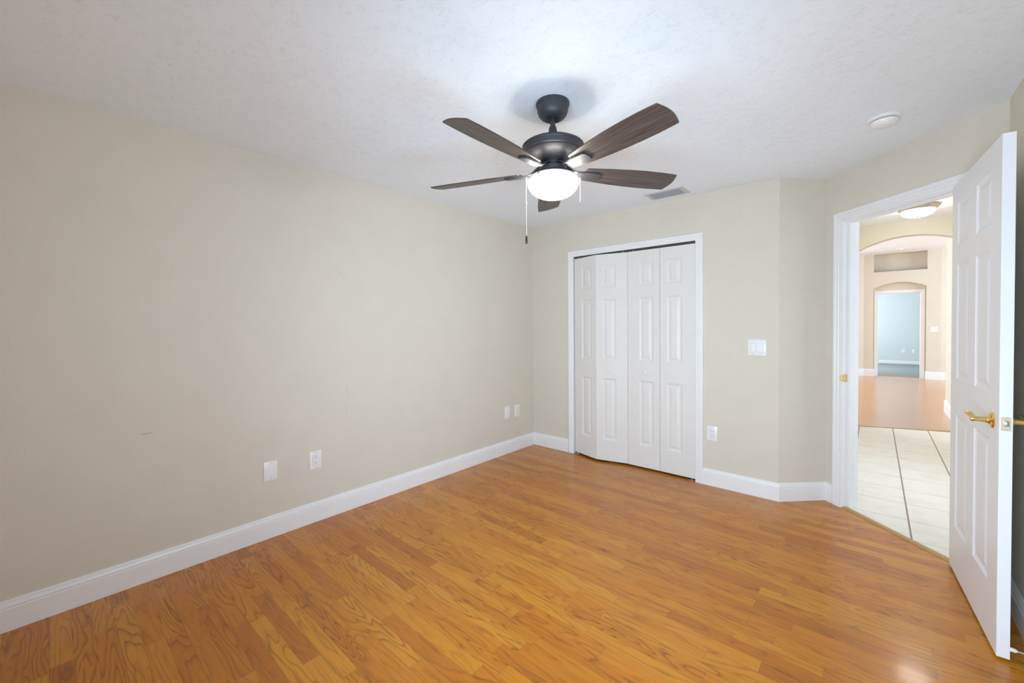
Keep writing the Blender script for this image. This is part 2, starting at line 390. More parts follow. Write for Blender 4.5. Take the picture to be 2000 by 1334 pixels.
struct('wall_corner', b, 'wall', 'narrow slanted greige wall between the closet wall and the door casing', 'wall')
b = bmn()
J0, J1, JH = S1+.006, S2-.006, 2.030                  # finished opening
q = lambda s0, s1, z0, z1: prism(b, [tuple(dw(s0, 0)), tuple(dw(s1, 0)), tuple(dw(s1, -T)), tuple(dw(s0, -T))], z0, z1)
q(-.0, J0-.018, -.05, HH); q(J1+.018, 1.0647+.08, -.05, HH); q(J0-.018, J1+.018, JH+.018, HH)
struct('wall_door', b, 'wall', 'slanted greige wall that holds the open hall doorway', 'wall')
b = bmn(); box(b, XR, XR+.12, YR-.12, -3.35, -.05, H); box(b, XR, XR+.12, -2.15, D.y, -.05, H); box(b, XR, XR+.12, -3.35, -2.15, -.05, .42); box(b, XR, XR+.12, -3.35, -2.15, 1.32, H)  # opening added for the unseen side fill
struct('wall_right', b, 'wall', 'shaded greige wall behind the open white door', 'wall')
b = bmn()                                             # rear wall with its window, behind the camera
box(b, 0, 1.83, YR-.12, YR, -.05, H); box(b, 3.17, XR, YR-.12, YR, -.05, H); box(b, 1.83, 3.17, YR-.12, YR, -.05, .40); box(b, 1.83, 3.17, YR-.12, YR, 1.50, H)
struct('wall_rear', b, 'wall')
b = bmn()
for x0, x1, z0, z1 in ((1.83, 3.17, .40, .44), (1.83, 3.17, 1.46, 1.50), (1.83, 1.87, .44, 1.46), (3.13, 3.17, .44, 1.46), (2.48, 2.52, .44, 1.46)):
    box(b, x0, x1, YR-.08, YR-.04, z0, z1)
struct('window_1', b, 'white')
b = bmn()
for y0, y1, z0, z1 in ((-3.35, -2.15, .42, .46), (-3.35, -2.15, 1.28, 1.32), (-3.35, -3.31, .46, 1.28), (-2.19, -2.15, .46, 1.28), (-2.77, -2.73, .46, 1.28)):
    box(b, XR+.04, XR+.08, y0, y1, z0, z1)
struct('added_side_window', b, 'white')  # unseen window frame, added around the side fill
# closet interior
b = bmn(); box(b, .40, .45, .12, .75, -.05, H); box(b, 1.80, 1.85, .12, .75, -.05, H); box(b, .40, 1.85, .70, .75, -.05, H)
struct('wall_closet', b, 'closet')

# baseboards
BB = [(0, 0), (0, .0150), (.0960, .0150), (.0985, .0112), (.1010, .0108), (.1035, .0140), (.1080, .0142), (.1180, .0112), (.1205, .0104), (.1212, .0062), (.1240, .0060), (.1255, .0082), (.1300, .0072), (HB, .005), (HB, 0)]
def baseboard(name, path, label=None, h=HB, mat='white'):
    """path in plan; board stands to the LEFT of travel"""
    k = h/HB
    prof = [(t, z*k) for z, t in BB]
    b = bmn(); sweep(b, path, prof, (0, 0, 0), (1, 0, 0), (0, 1, 0), (0, 0, 1))
    return struct(name, b, mat, label, 'baseboard' if label else None)
baseboard('baseboard_left', [(CX0-.063, 0), (0, 0), (0, YR)], 'tall white baseboard along the long left wall')
baseboard('baseboard_back', [tuple(dw(S1-.0665)), tuple(B), tuple(A), (CX1+.0575, 0)], 'white baseboard around the corner between closet and doorway')
baseboard('baseboard_right', [(XR, YR), (XR, D.y), tuple(dw(S2+.067))], 'white baseboard behind the open door')
baseboard('baseboard_rear', [(0, YR), (XR, YR)])

# casings
CAS = [(0, 0), (0, .0085), (.003, .0105), (.014, .0112), (.017, .0092), (.020, .0125), (.034, .0150), (.038, .0132), (.041, .0165), (.054, .0175), (.0585, .0160), (.0620, .0120), (.0620, 0)]
def casing(bm, x0, x1, ztop, origin, ex, ez, wd):
    k = wd/.062
    # travel: up the left leg would put "left" outward; path runs right-bottom -> right-top -> left-top -> left-bottom reversed as needed
    path = [(x0, 0), (x0, ztop), (x1, ztop), (x1, 0)]
    sweep(bm, path, [(o*k, l) for o, l in CAS], origin, ex, (0, 0, 1), ez)
b = bmn(); casing(b, CX0, CX1, CZ, (0, 0, 0), (1, 0, 0), (0, -1, 0), .060)
tr = struct('trim_1', b, 'white', 'white casing around the closet opening', 'door casing')
b = bmn()                                             # closet jambs and head
box(b, CX0-.012, CX0-.004, .0, .12, 0, CZ+.004); box(b, CX1+.004, CX1+.012, .0, .12, 0, CZ+.004); box(b, CX0-.012, CX1+.012, .0, .12, CZ+.004, CZ+.012)
struct('jamb', b, 'white', parent=tr)
b = bmn(); box(b, CX0+.002, CX1-.002, .018, .05, CZ-.014, CZ+.003)
struct('track', b, 'dark', parent=tr)
b = bmn(); casing(b, S1, S2, 2.036, (B.x, B.y, 0), (DD.x, DD.y, 0), (DN.x, DN.y, 0), .066)
tr2 = struct('trim_2', b, 'white', 'white casing and jamb of the open hall doorway', 'door casing')
b = bmn()
qq = lambda s0, s1, d0, d1, z0, z1: prism(b, [tuple(dw(s0, -d0)), tuple(dw(s1, -d0)), tuple(dw(s1, -d1)), tuple(dw(s0, -d1))], z0, z1)
qq(J0-.018, J0, 0, T, 0, JH+.018); qq(J1, J1+.018, 0, T, 0, JH+.018); qq(J0, J1, 0, T, JH, JH+.018)
qq(J0, J0+.011, .040, .072, 0, JH-.011); qq(J1-.011, J1, .040, .072, 0, JH-.011); qq(J0, J1, .040, .072, JH-.011, JH)
struct('jamb', b, 'white', parent=tr2)
b = bmn()                                             # brass strike plate with its lip
qq(J0, J0+.0015, .006, .034, .898, .955); qq(J0-.0005, J0+.0015, -.0105, .006, .905, .948); qq(J0-.007, J0-.0005, -.0125, -.0105, .909, .944)
sp_ = struct('strike_plate', b, 'brass_dull', parent=tr2)
b = bmn(); qq(J0+.0012, J0+.0020, .013, .026, .912, .938); struct('latch_hole', b, 'steel', parent=sp_)
b = bmn(); qq(J0+.0012, J0+.0022, .018, .022, .943, .947); qq(J0+.0012, J0+.0022, .018, .022, .904, .908); struct('screw', b, 'slot', parent=sp_)
b = bmn(); casing(b, J0-.006, J1+.006, 2.036, (dw(0, -T).x, dw(0, -T).y, 0), (DD.x, DD.y, 0), (-DN.x, -DN.y, 0), .066)
struct('hall_casing', b, 'white', parent=tr2)
# oak strip under the doorway
b = bmn(); ps = [(-.022, 0), (-.022, .002), (-.012, .0085), (.012, .0085), (.022, .002), (.022, 0)]
sweep(b, [(J0+.0, .02), (J1, .02)], ps, (B.x, B.y, 0), (DD.x, DD.y, 0), (-DN.x, -DN.y, 0), (0, 0, 1))
struct('trim_3', b, 'strip', 'oak transition strip where laminate meets hall tile', 'threshold', smooth=40)

# ------------------------------------------------------------------ the setting: hall, far room, blue room
b = bmn(); prism(b, [tuple(dw(-.05, -.0)), tuple(dw(1.5, -.0)), (HX1+.1, -.9), (HX1+.1, 3.64), (HX0-.1, 3.24), (HX0-.1, .4)], -.05, -.0005)
struct('floor_hall', b, 'tile', 'cream tile floor of the hall beyond the doorway', 'tile floor')
b = bmn(); prism(b, [(HX0-.1, 3.24), (HX1+.1, 3.64), (7.5, 3.64), (7.5, YF+.32), (-1.5, YF+.32), (-1.5, 3.24)], -.05, 0)
struct('floor_far', b, 'floor_far', 'pale shining wood floor beyond the arch', 'floor')
b = bmn(); sweep(b, [(HX0+.0, 3.268), (HX1, 3.655)], [(-.016, 0), (-.014, .004), (.014, .004), (.016, 0)], (0, 0, 0), (1, 0, 0), (0, 1, 0), (0, 0, 1))
struct('trim_4', b, 'strip', 'thin wood strip between hall tile and far wood floor', 'threshold')
b = bmn(); prism(b, [(2.45, .15), (2.62, .2), (3.40, -.62), (3.85, -1.0), (HX1+.12, -.9), (HX1+.12, YA0+.05), (HX0-.12, YA0+.05), (2.45, .6)], HH, HH+.1)
struct('ceiling_hall', b, 'ceiling')
b = bmn(); box(b, HX0-.1, HX0, .30, YA1, -.05, HG)
struct('wall_hall_left', b, 'wall')
b = bmn(); box(b, HX1, HX1+.1, -.95, .15, -.05, HG); box(b, HX1, HX1+.1, 1.75, 5.16, -.05, HG); box(b, HX1, HX1+.1, .15, 1.75, 2.40, HG); box(b, HX1, HX1+.1, .15, 1.75, -.05, .30)  # opening added for the unseen hall fill
struct('wall_hall_right', b, 'wall', 'cream hall wall right of the arch, half hidden by the open door', 'wall')
# arched wall
ACX, ACZ, AR = 3.157, 1.432, .9328
b = bmn(); n = 40; x0, x1 = HX0, HX1
arc = [(x0+(x1-x0)*k/n, ACZ+math.sqrt(AR**2-(x0+(x1-x0)*k/n-ACX)**2)) for k in range(n+1)]
for (xa, za), (xb, zb) in zip(arc, arc[1:]):
    f = [b.verts.new(p) for p in ((xa, YA0, za), (xb, YA0, zb), (xb, YA0, HG), (xa, YA0, HG))]; b.faces.new(f)
    g = [b.verts.new(p) for p in ((xa, YA1, za), (xb, YA1, zb), (xb, YA1, HG), (xa, YA1, HG))]; b.faces.new(g[::-1])
    b.faces.new([b.verts.new(p) for p in ((xa, YA0, za), (xa, YA1, za), (xb, YA1, zb), (xb, YA0, zb))])
bmesh.ops.remove_doubles(b, verts=list(b.verts), dist=1e-5)
box(b, -1.5, HX0-.1, YA0, YA1, -.05, HG); box(b, HX1+.1, 7.5, YA0, YA1, -.05, HG)
struct('wall_arch', b, 'wall', 'cream wall cut by the near arch of the hall', 'arched wall', smooth=30)
b = bmn(); box(b, -1.5, 7.5, YA1, YF+.3, HG, HG+.1)
struct('ceiling_far', b, 'ceiling')
# side walls of the far room, with the openings its daylight comes through
b = bmn()
box(b, -1.6, -1.5, YA0, 5.0, -.05, HG); box(b, -1.6, -1.5, 9.0, YF+.3, -.05, HG); box(b, -1.6, -1.5, 5.0, 9.0, 2.65, HG); box(b, -1.6, -1.5, 5.0, 9.0, -.05, .35)
struct('wall_far_left', b, 'wall')
b = bmn()
box(b, 7.5, 7.6, YA0, 6.0, -.05, HG); box(b, 7.5, 7.6, 9.2, YF+.3, -.05, HG); box(b, 7.5, 7.6, 6.0, 9.2, 2.5, HG); box(b, 7.5, 7.6, 6.0, 9.2, -.05, .7)
struct('wall_far_right', b, 'wall')
# far wall: niche above, arched recess with a doorway below, slanted returns at both ends
FX0, FX1 = 2.636, 3.973
RX0, RX1 = 2.818, 3.742
DCX, DCZ, DR = 3.293-.006, 1.399, .8898
YD = YF+.16
b = bmn()
def wbox(x0, x1, z0, z1, y0=YF, y1=YF+.30): box(b, x0, x1, y0, y1, z0, z1)
NX0, NX1, NZ0, NZ1 = 2.818, 3.750, 2.552, 2.983
wbox(FX0, RX0, -.05, NZ0); wbox(RX1, FX1, -.05, NZ0); wbox(FX0, NX0, NZ0, NZ1); wbox(NX1, FX1, NZ0, NZ1); wbox(FX0, FX1, NZ1, HG)
wbox(NX0, NX1, NZ0, NZ1, YF+.25, YF+.30)
k = 24
arc = [(RX0+(RX1-RX0)*i/k, DCZ+math.sqrt(DR**2-(RX0+(RX1-RX0)*i/k-DCX)**2)) for i in range(k+1)]
for (xa, za), (xb, zb) in zip(arc, arc[1:]):
    v = [b.verts.new(p) for p in ((xa, YF, za), (xb, YF, zb), (xb, YF, NZ0), (xa, YF, NZ0), (xa, YD, za), (xb, YD, zb))]
    b.faces.new(v[:4]); b.faces.new((v[0], v[4], v[5], v[1]))
v = [b.verts.new(p) for p in ((NX0, YF, NZ0), (NX1, YF, NZ0), (NX1, YF+.3, NZ0), (NX0, YF+.3, NZ0))]; b.faces.new(v)
# back of the recess round the doorway
PX0, PX1, PZ = 2.885, 3.665, 2.047
box(b, RX0, PX0, YD, YF+.30, -.05, NZ0); box(b, PX1, RX1, YD, YF+.30, -.05, NZ0); box(b, PX0, PX1, YD, YF+.30, PZ, NZ0)
struct('wall_far', b, 'wall', 'cream far wall with a niche above an arched recess', 'wall', smooth=30)
b = bmn()
prism(b, [(FX0, YF), (FX0, YF+.3), (-1.5, YF+.3), (-1.5, YF-.95), (1.9, YF-.75)][::1], -.05, HG)
struct('wall_far_slant', b, 'wall')
b = bmn(); prism(b, [(FX1, YF), (FX1+.75, YF+.3), (FX1, YF+.3)], -.05, HG); box(b, FX1+.3, 7.5, YF+.25, YF+.3, -.05, HG)
struct('wall_far_return', b, 'wall')
baseboard('baseboard_far', [(RX0, YD), (RX0, YF), (FX0, YF), (1.9, YF-.75)], None, .18)
baseboard('baseboard_far_right', [(FX1+.75, YF+.3), (FX1, YF), (RX1, YF), (RX1, YD)], None, .18)
baseboard('baseboard_hall_right', [(HX1, -.6), (HX1, 5.16), (HX1+.1, 5.16)], None, .18)
baseboard('baseboard_hall_left', [(HX0-.1, YA1), (HX0, YA1), (HX0, .6)], None, .18)
b = bmn(); casing(b, PX0+.012, PX1-.012, PZ-.012, (0, YD, 0), (1, 0, 0), (0, -1, 0), .070)
tr5 = struct('trim_5', b, 'white', 'white casing of the small far doorway to the blue room', 'door casing')
b = bmn(); box(b, PX0, PX0+.016, YD, YF+.3, 0, PZ); box(b, PX1-.016, PX1, YD, YF+.3, 0, PZ); box(b, PX0, PX1, YD, YF+.3, PZ-.016, PZ)
struct('jamb', b, 'white', parent=tr5)
for z in (.33, 1.03, 1.80):
    b = bmn(); box(b, PX0+.016, PX0+.019, YD+.06, YD+.12, z-.045, z+.045); tube(b, [(PX0+.022, YD+.125, z-.05), (PX0+.022, YD+.125, z+.05)], .006, 8)
    struct('hinge', b, 'lightbrass', parent=tr5)
b = bmn(); sweep(b, [(PX0, YF+.30), (PX1, YF+.30)], [(-.02, 0), (-.015, .008), (.015, .008), (.02, 0)], (0, 0, 0), (1, 0, 0), (0, 1, 0), (0, 0, 1))
struct('trim_6', b, 'strip')
# blue room
b = bmn(); box(b, 1.2, 6.2, YF+.30, 14.6, -.05, -.002); struct('floor_carpet', b, 'carpet', 'grey carpet of the blue room seen through the far doorway', 'carpet')
b = bmn(); box(b, 1.2, 6.2, 14.5, 14.6, -.05, 2.6); box(b, 6.1, 6.2, YF+.3, 14.5, -.05, 2.6)
box(b, 1.1, 1.2, YF+.3, 11.3, -.05, 2.6); box(b, 1.1, 1.2, 13.5, 14.6, -.05, 2.6); box(b, 1.1, 1.2, 11.3, 13.5, -.05, .75); box(b, 1.1, 1.2, 11.3, 13.5, 2.25, 2.6)
struct('wall_blue', b, 'blue', 'pale blue wall seen through the far doorway', 'wall')
b = bmn(); box(b, 1.2, 6.2, YF+.3, 14.6, 2.6, 2.7); struct('ceiling_blue', b, 'ceiling')
baseboard('baseboard_blue', [(6.1, 14.5), (1.2, 14.5)], None, .10)

# ------------------------------------------------------------------ panelled door leaves
def panel_leaf(bm, w, h, t, cols, rows, back=True):
    """slab x 0..w, y 0 (front, facing -y) .. t, z 0..h with moulded raised panels at cols x rows"""
    xs = sorted({0, w, *[v for c in cols for v in c]}); zs = sorted({0, h, *[v for r in rows for v in r]})
    LV = [(0, 0), (.004, .0035), (.010, .0060), (.016, .0078), (.022, .0078), (.046, .0015)]
    for side in ((0, 1), (1, -1))[:2 if back else 1]:
        yy = lambda d: d if side[0] == 0 else t-d
        for xa, xb in zip(xs, xs[1:]):
            for za, zb in zip(zs, zs[1:]):
                if (xa, xb) in cols and (za, zb) in rows:
                    prev = None
                    for i, d in LV:
                        cur = [bm.verts.new((x, yy(d), z)) for x, z in ((xa+i, za+i), (xb-i, za+i), (xb-i, zb-i), (xa+i, zb-i))]
                        if prev:
                            for k in range(4): bm.faces.new((prev[k], prev[(k+1) % 4], cur[(k+1) % 4], cur[k]))
                        prev = cur
                    bm.faces.new(prev)
                else:
                    bm.faces.new([bm.verts.new((x, yy(0), z)) for x, z in ((xa, za), (xb, za), (xb, zb), (xa, zb))])
    for f in (((0, 0, 0), (0, t, 0), (0, t, h), (0, 0, h)), ((w, 0, 0), (w, t, 0), (w, t, h), (w, 0, h)), ((0, 0, 0), (w, 0, 0), (w, t, 0), (0, t, 0)), ((0, 0, h), (w, 0, h), (w, t, h), (0, t, h))):
        bm.faces.new([bm.verts.new(p) for p in f])
    if not back: bm.faces.new([bm.verts.new(p) for p in ((0, t, 0), (w, t, 0), (w, t, h), (0, t, h))])
    bmesh.ops.remove_doubles(bm, verts=list(bm.verts), dist=1e-5)
    bmesh.ops.recalc_face_normals(bm, faces=list(bm.faces))

# bifold closet doors: each pair of hinged leaves is one thing
LH, LZ, LT = 1.973, .018, .033
def leaf_rows(): return [(LH-1.776, LH-1.186), (LH-1.008, LH-.426), (LH-.318, LH-.107)]
def place2(o, p0, p1):
    d = Vector(p1)-Vector(p0); o.rotation_euler = (0, 0, math.atan2(d.y, d.x)); o.location = (p0[0], p0[1], LZ)
def bifold(name, label, P, knob_leaf):
    t = thing(name, label, 'closet door', (0, 0, 0))
    for k in range(2):
        p0, p1 = P[k]
        w = (Vector(p1)-Vector(p0)).length
        cols = [(.108, .242)] if k == 0 else [(w-.242, w-.108)]
        b = bmn(); panel_leaf(b, w, LH, LT, cols, leaf_rows())
        lf = obj('door_leaf', b, 'closet_door', t); place2(lf, p0, p1)
        if k == knob_leaf:
            cx = (cols[0][0]+cols[0][1])/2
            b = bmn(); Rm = Matrix.Translation((cx, 0, .868)) @ Matrix.Rotation(PI/2, 4, 'X')
            lathe(b, [(0, 0), (.010, 0), (.010, .002), (.006, .005), (.006, .012), (.011, .016), (.0145, .021), (.0135, .026), (.008, .029), (0, .030)], 24, mat=Rm)
            kn = obj('knob', b, 'plate', lf, smooth=40); kn['label'] = 'small round white knob'
            b = bmn(); lathe(b, [(0, .0295), (.003, .0305), (0, .0312)], 10, mat=Rm); obj('screw', b, 'brass_dull', kn)
        # pins that run in the track
        b = bmn(); px = (.045 if k == 0 else w-.045)
        lathe(b, [(.004, LH), (.004, LH+.014)], 10, c=(px, LT/2, 0)); obj('pivot_pin', b, 'zinc', lf)
    e = P[0][0] if knob_leaf == 1 else P[1][1]
    b = bmn(); sx = 1 if knob_leaf == 1 else -1
    x0 = e[0]; box(b, min(x0, x0+sx*.06), max(x0, x0+sx*.06), .006, .034, .0, .003); lathe(b, [(.006, .003), (.006, .018)], 10, c=(x0+sx*.03, .02, 0))
    obj('floor_bracket', b, 'zinc', t)
    return t
bifold('bifold_closet_door', 'left pair of white folding closet leaves, pushed out at the fold', [((.5345, .016), (.8225, -.066)), ((.826, -.066), (1.1185, .008))], 1)
bifold('bifold_closet_door', 'right pair of white folding closet leaves, lying almost flat', [((1.1225, .004), (1.4205, .008)), ((1.4235, .008), (1.7215, .010))], 0)

# hall door, standing wide open into the bedroom
DW_, DT_, DH_ = .7895, .0352, 2.026
DA = math.radians(-86.099)
dr = thing('door_1', 'white six-panel door standing wide open with brass lever handles', 'door', (3.1541, -.3542, .012), DA, kind='structure')
cols = [(.115, .327), (.447, .662)]
rows = [(.243, .829), (1.015, 1.604), (1.703, 1.920)]
b = bmn(); panel_leaf(b, DW_, DH_, DT_, cols, rows)
leaf = obj('door_leaf', b, 'door', dr)
def lever(side):
    """side -1: the face turned to the bedroom's left, +1: the face turned to the wall"""
    h_ = bmn(); y0 = 0 if side < 0 else DT_; s = side; cx, cz = .714, .911
    Rm = Matrix.Translation((cx, y0, cz)) @ Matrix.Rotation(PI/2 if s < 0 else -PI/2, 4, 'X')
    lathe(h_, [(0, 0), (.031, 0), (.032, .003), (.030, .007), (.021, .009), (.016, .012), (.0135, .016), (.0135, .020), (.011, .022), (.011, .026), (.0105, .048), (.0115, .056), (.009, .062), (0, .063)], 32, mat=Rm)
    pts = []; rad = []
    for k in range(15):
        u = k/14
        pts.append((cx-.004-.115*u, y0+s*(.054+.004*math.sin(u*PI*1.4)), cz+.004+.014*math.sin(u*PI*1.1)-.006*u)); rad.append(.0095+.004*math.sin(u*PI)-.0075*u**3)
    tube(h_, pts, rad, 14, .62)
    hd = obj('lever_handle', h_, 'brass', dr, smooth=40)
    return hd
lever(-1); lever(1)
b = bmn(); bevelbox(b, DW_-.0005, DW_+.0015, .0055, .0305, .8855, .9385, .0007, 1)
lp = obj('latch_plate', b, 'lightbrass', dr)
b = bmn(); bevelbox(b, DW_+.0014, DW_+.010, .0115, .0250, .9035, .9235, .003, 2); obj('latch_bolt', b, 'steel', lp, smooth=40)
for z in (.892, .932):
    b = bmn(); lathe(b, [(.0035, 0), (.003, .001), (0, .0012)], 12, mat=Matrix.Translation((DW_+.0014, .018, z)) @ Matrix.Rotation(PI/2, 4, 'Y')); obj('screw', b, 'zinc', lp)
for z in (.22, 1.02, 1.82):
    b = bmn(); tube(b, [(-.004, DT_+.004, z-.045), (-.004, DT_+.004, z+.045)], .0055, 10); box(b, -.0015, 0, .004, DT_, z-.044, z+.044); obj('hinge', b, 'brass_dull', dr)

# door stop on the baseboard behind the door
ds = thing('door_stop', 'thin white-tipped metal door stop behind the open door near the floor', 'door stop', (XR-.0148, -1.135, .052))
b = bmn(); lathe(b, [(.011, 0), (.011, .004), (.006, .008)], 16, mat=Matrix.Rotation(-PI/2, 4, 'Y')); obj('base', b, 'zinc', ds, smooth=40)
b = bmn(); tube(b, [(-.006, 0, 0), (-.055, 0, 0)], .0032, 10); obj('rod', b, 'zinc', ds, smooth=40)
b = bmn(); lathe(b, [(.0045, .050), (.0075, .056), (.0080, .066), (.0065, .069), (0, .0695)], 16, mat=Matrix.Rotation(-PI/2, 4, 'Y')); obj('rubber_tip', b, 'tip', ds, smooth=40)

# ------------------------------------------------------------------ wall plates (built facing -y, then turned)
def plate_body(w, h):
    b = bmn(); bevelbox(b, -w/2, w/2, -.0055, 0, -h/2, h/2, .0025, 2); return b
def screw_at(x, z, parent):
    b = bmn(); lathe(b, [(.0032, 0), (.0028, .0012), (0, .0014)], 12, c=(0, 0, 0), mat=Matrix.Translation((x, -.0054, z)) @ Matrix.Rotation(PI/2, 4, 'X')); return obj('screw', b, 'screw', parent)
def blank(label, loc, rz, w, h, group=None):
    t = thing('blank_wall_plate', label, 'wall plate', loc, rz, group)
    p = obj('plate', plate_body(w, h), 'plate', t, smooth=30); screw_at(0, h*.38, t); screw_at(0, -h*.38, t); return t
def outlet(label, loc, rz, w, h, flip=False, group=None):
    t = thing('wall_outlet', label, 'outlet', loc, rz, group)
    obj('plate', plate_body(w, h), 'plate', t, smooth=30); screw_at(0, h*.42, t); screw_at(0, -h*.42, t)
    b = bmn(); bevelbox(b, -.0165, .0165, -.0068, -.004, -.0335, .0335, .001, 1); r = obj('receptacle', b, 'plate', t)
    b = bmn(); bx = lambda x0, x1, z0, z1: box(b, x0, x1, -.0055, -.0052, z0, z1)
    bx(-.0178, .0178, .0338, .0347); bx(-.0178, .0178, -.0347, -.0338); bx(-.0178, -.0169, -.0347, .0347); bx(.0169, .0178, -.0347, .0347); obj('gap', b, 'screw', t)
    for zc in (.0185, -.0185):
        s = -1 if flip else 1
        b = bmn(); y0, y1 = -.0072, -.0066
        box(b, -.0075, -.0050, y0, y1, zc+s*.0005, zc+s*.0085) if s > 0 else box(b, -.0075, -.0050, y0, y1, zc-.0085, zc-.0005)
        box(b, .0050, .0072, y0, y1, min(zc+s*.001, zc+s*.008), max(zc+s*.001, zc+s*.008))
        lathe(b, [(.0030, 0), (.0030, .0006)], 14, mat=Matrix.Translation((0, y1, zc-s*.0065)) @ Matrix.Rotation(PI/2, 4, 'X'))
        obj('socket', b, 'slot', r)
    return t
RZL = PI/2           # left wall: plate front turned to +x
blank('wide blank white plate on the left wall, nearest the camera', (0, -2.658, .4175), RZL, .0785, .1215)
outlet('white outlet beside the wide blank plate on the left wall', (0, -2.381, .4175), RZL, .0785, .1215, flip=True)
blank('narrow blank white plate on the left wall close to the room corner', (0, -.439, .4215), RZL, .079, .127)
outlet('white outlet nearest the room corner, beside the narrow blank plate', (0, -.283, .4200), RZL, .079, .124)
outlet('white outlet on the closet wall, low beside the closet casing', (1.855, 0, .427), 0, .0785, .1205)
sw = thing('light_switch', 'white double rocker light switch on the wall right of the closet', 'light switch', (2.1735, 0, 1.1355))
obj('plate', plate_body(.124, .1225), 'plate', sw, smooth=30)
for x in (-.0235, .0235):
    screw_at(x, .049, sw); screw_at(x, -.049, sw)
    b = bmn(); bx = lambda x0, x1, z0, z1: box(b, x+x0, x+x1, -.0057, -.0052, z0, z1)
    bx(-.0178, .0178, .0332, .0345); bx(-.0178, .0178, -.0350, -.0332); bx(-.0178, -.0163, -.0347, .0347); bx(.0165, .0178, -.0347, .0347); obj('gap', b, 'screw', sw)
    b = bmn(); v = box(b, x-.0163, x+.0163, -.0105, -.004, -.033, .033)
    for q_ in v:
        if q_.co.y < -.009 and q_.co.z < 0: q_.co.y = -.0068
    obj('rocker', b, 'plate', sw)
# small plates far down the hall
outlet('small white outlet low on the hall wall beyond the arch', (HX1, 4.556, .45), -PI/2, .072, .117)
b = plate_body(.115, .118)
sw2 = thing('light_switch', 'small white light switch beside the far arched doorway', 'light switch', (3.862, YF, 1.161))
obj('plate', b, 'plate', sw2)
b = bmn(); box(b, -.0165, .0165, -.0095, -.004, -.033, .033); obj('rocker', b, 'plate', sw2)
outlet('left of the two white outlets on the pale blue far wall', (3.538, 14.5, .41), 0, .078, .12)
outlet('right of the two white outlets on the pale blue far wall', (3.772, 14.5, .41), 0, .078, .12)

# ------------------------------------------------------------------ ceiling register, smoke detector
vt = thing('ceiling_vent', 'small grey slatted ceiling vent near the closet wall', 'vent', (1.5635, -.2015, H))
b = bmn(); W2, D2, w2, d2 = .155, .098, .120, .062
for x0, x1, y0, y1 in ((-W2, W2, -D2, -d2), (-W2, W2, d2, D2), (-W2, -w2, -d2, d2), (w2, W2, -d2, d2)): box(b, x0, x1, y0, y1, -.004, 0)
obj('frame', b, 'patch', vt)
b = bmn(); box(b, -w2, w2, -d2, d2, -.0012, 0); obj('backing', b, 'dark', vt)  # dark sheet standing in for the shade between the slats
for k in range(6):
    b = bmn(); y = -d2+.006+k*.0205
    v = box(b, -w2, w2, y, y+.0115, -.0040, -.0028)
    for q_ in v:
        if q_.co.y > y+.01: q_.co.z -= .0055
    obj('slat', b, 'grille', vt)
sd = thing('smoke_detector', 'round white smoke detector on the ceiling above the doorway', 'smoke detector', (2.875, -.655, H), math.radians(-60))
b = bmn(); lathe(b, [(0, 0), (.0705, 0), (.0705, -.006), (.066, -.010), (.060, -.012), (0, -.012)], 56); obj('base', b, 'plate', sd, smooth=30)
b = bmn(); lathe(b, [(0, -.011), (.0535, -.011), (.0535, -.016), (0, -.016)], 48); obj('vent_ring', b, 'slot', sd)
b = bmn(); lathe(b, [(0, -.0155), (.0565, -.0155), (.0570, -.0195), (.0550, -.028), (.049, -.036), (.039, -.0405), (0, -.0425)], 56); cv = obj('cover', b, 'plate', sd, smooth=30)
b = bmn(); lathe(b, [(0, -.043), (.020, -.0425), (.021, -.0405), (.021, -.030), (0, -.030)], 32, c=(.026, 0, .001)); obj('test_button', b, 'plate', cv, smooth=30)

# ------------------------------------------------------------------ ceiling fan
FX, FY = 1.6736, -1.9426
fan = thing('ceiling_fan', 'dark five-blade ceiling fan with a lit white glass bowl', 'ceiling fan', (FX, FY, H))
z = lambda a: a-H
b = bmn(); lathe(b, [(0, 0), (.079, 0), (.0805, z(2.383)), (.0800, z(2.373)), (.0755, z(2.369)), (.0750, z(2.362)), (.0735, z(2.345)), (.068, z(2.330)), (.058, z(2.318)), (.046, z(2.311)), (.040, z(2.309)), (.037, z(2.313)), (.030, z(2.322)), (0, z(2.325))], 64); obj('canopy', b, 'gun', fan, smooth=35)
b = bmn(); lathe(b, [(.0125, z(2.33)), (.0125, z(2.262))], 24); obj('downrod', b, 'gun', fan, smooth=40)
b = bmn(); lathe(b, [(.0, z(2.272)), (.017, z(2.272)), (.0185, z(2.266)), (.022, z(2.240)), (.030, z(2.212)), (.034, z(2.205)), (0, z(2.20))], 32); obj('yoke_cover', b, 'gun', fan, smooth=40)
b = bmn(); lathe(b, [(0, z(2.214)), (.045, z(2.213)), (.090, z(2.205)), (.128, z(2.192)), (.1435, z(2.183)), (.1480, z(2.178)), (.1480, z(2.172)), (.1445, z(2.168)), (.1455, z(2.155)), (.1440, z(2.148)), (.1390, z(2.145)), (.1385, z(2.138)), (.1340, z(2.134)), (.120, z(2.124)), (.092, z(2.113)), (.060, z(2.108)), (0, z(2.108))], 80); obj('motor_housing', b, 'gun', fan, smooth=28)
b = bmn(); lathe(b, [(.056, z(2.110)), (.058, z(2.104)), (.046, z(2.100)), (.046, z(2.084)), (.060, z(2.080)), (.067, z(2.076)), (.068, z(2.060)), (.064, z(2.052)), (0, z(2.050))], 56); obj('switch_housing', b, 'gun', fan, smooth=30)
b = bmn(); lathe(b, [(.063, z(2.056)), (.076, z(2.052)), (.098, z(2.042)), (.107, z(2.034)), (.106, z(2.031)), (.07, z(2.040)), (0, z(2.043))], 64)
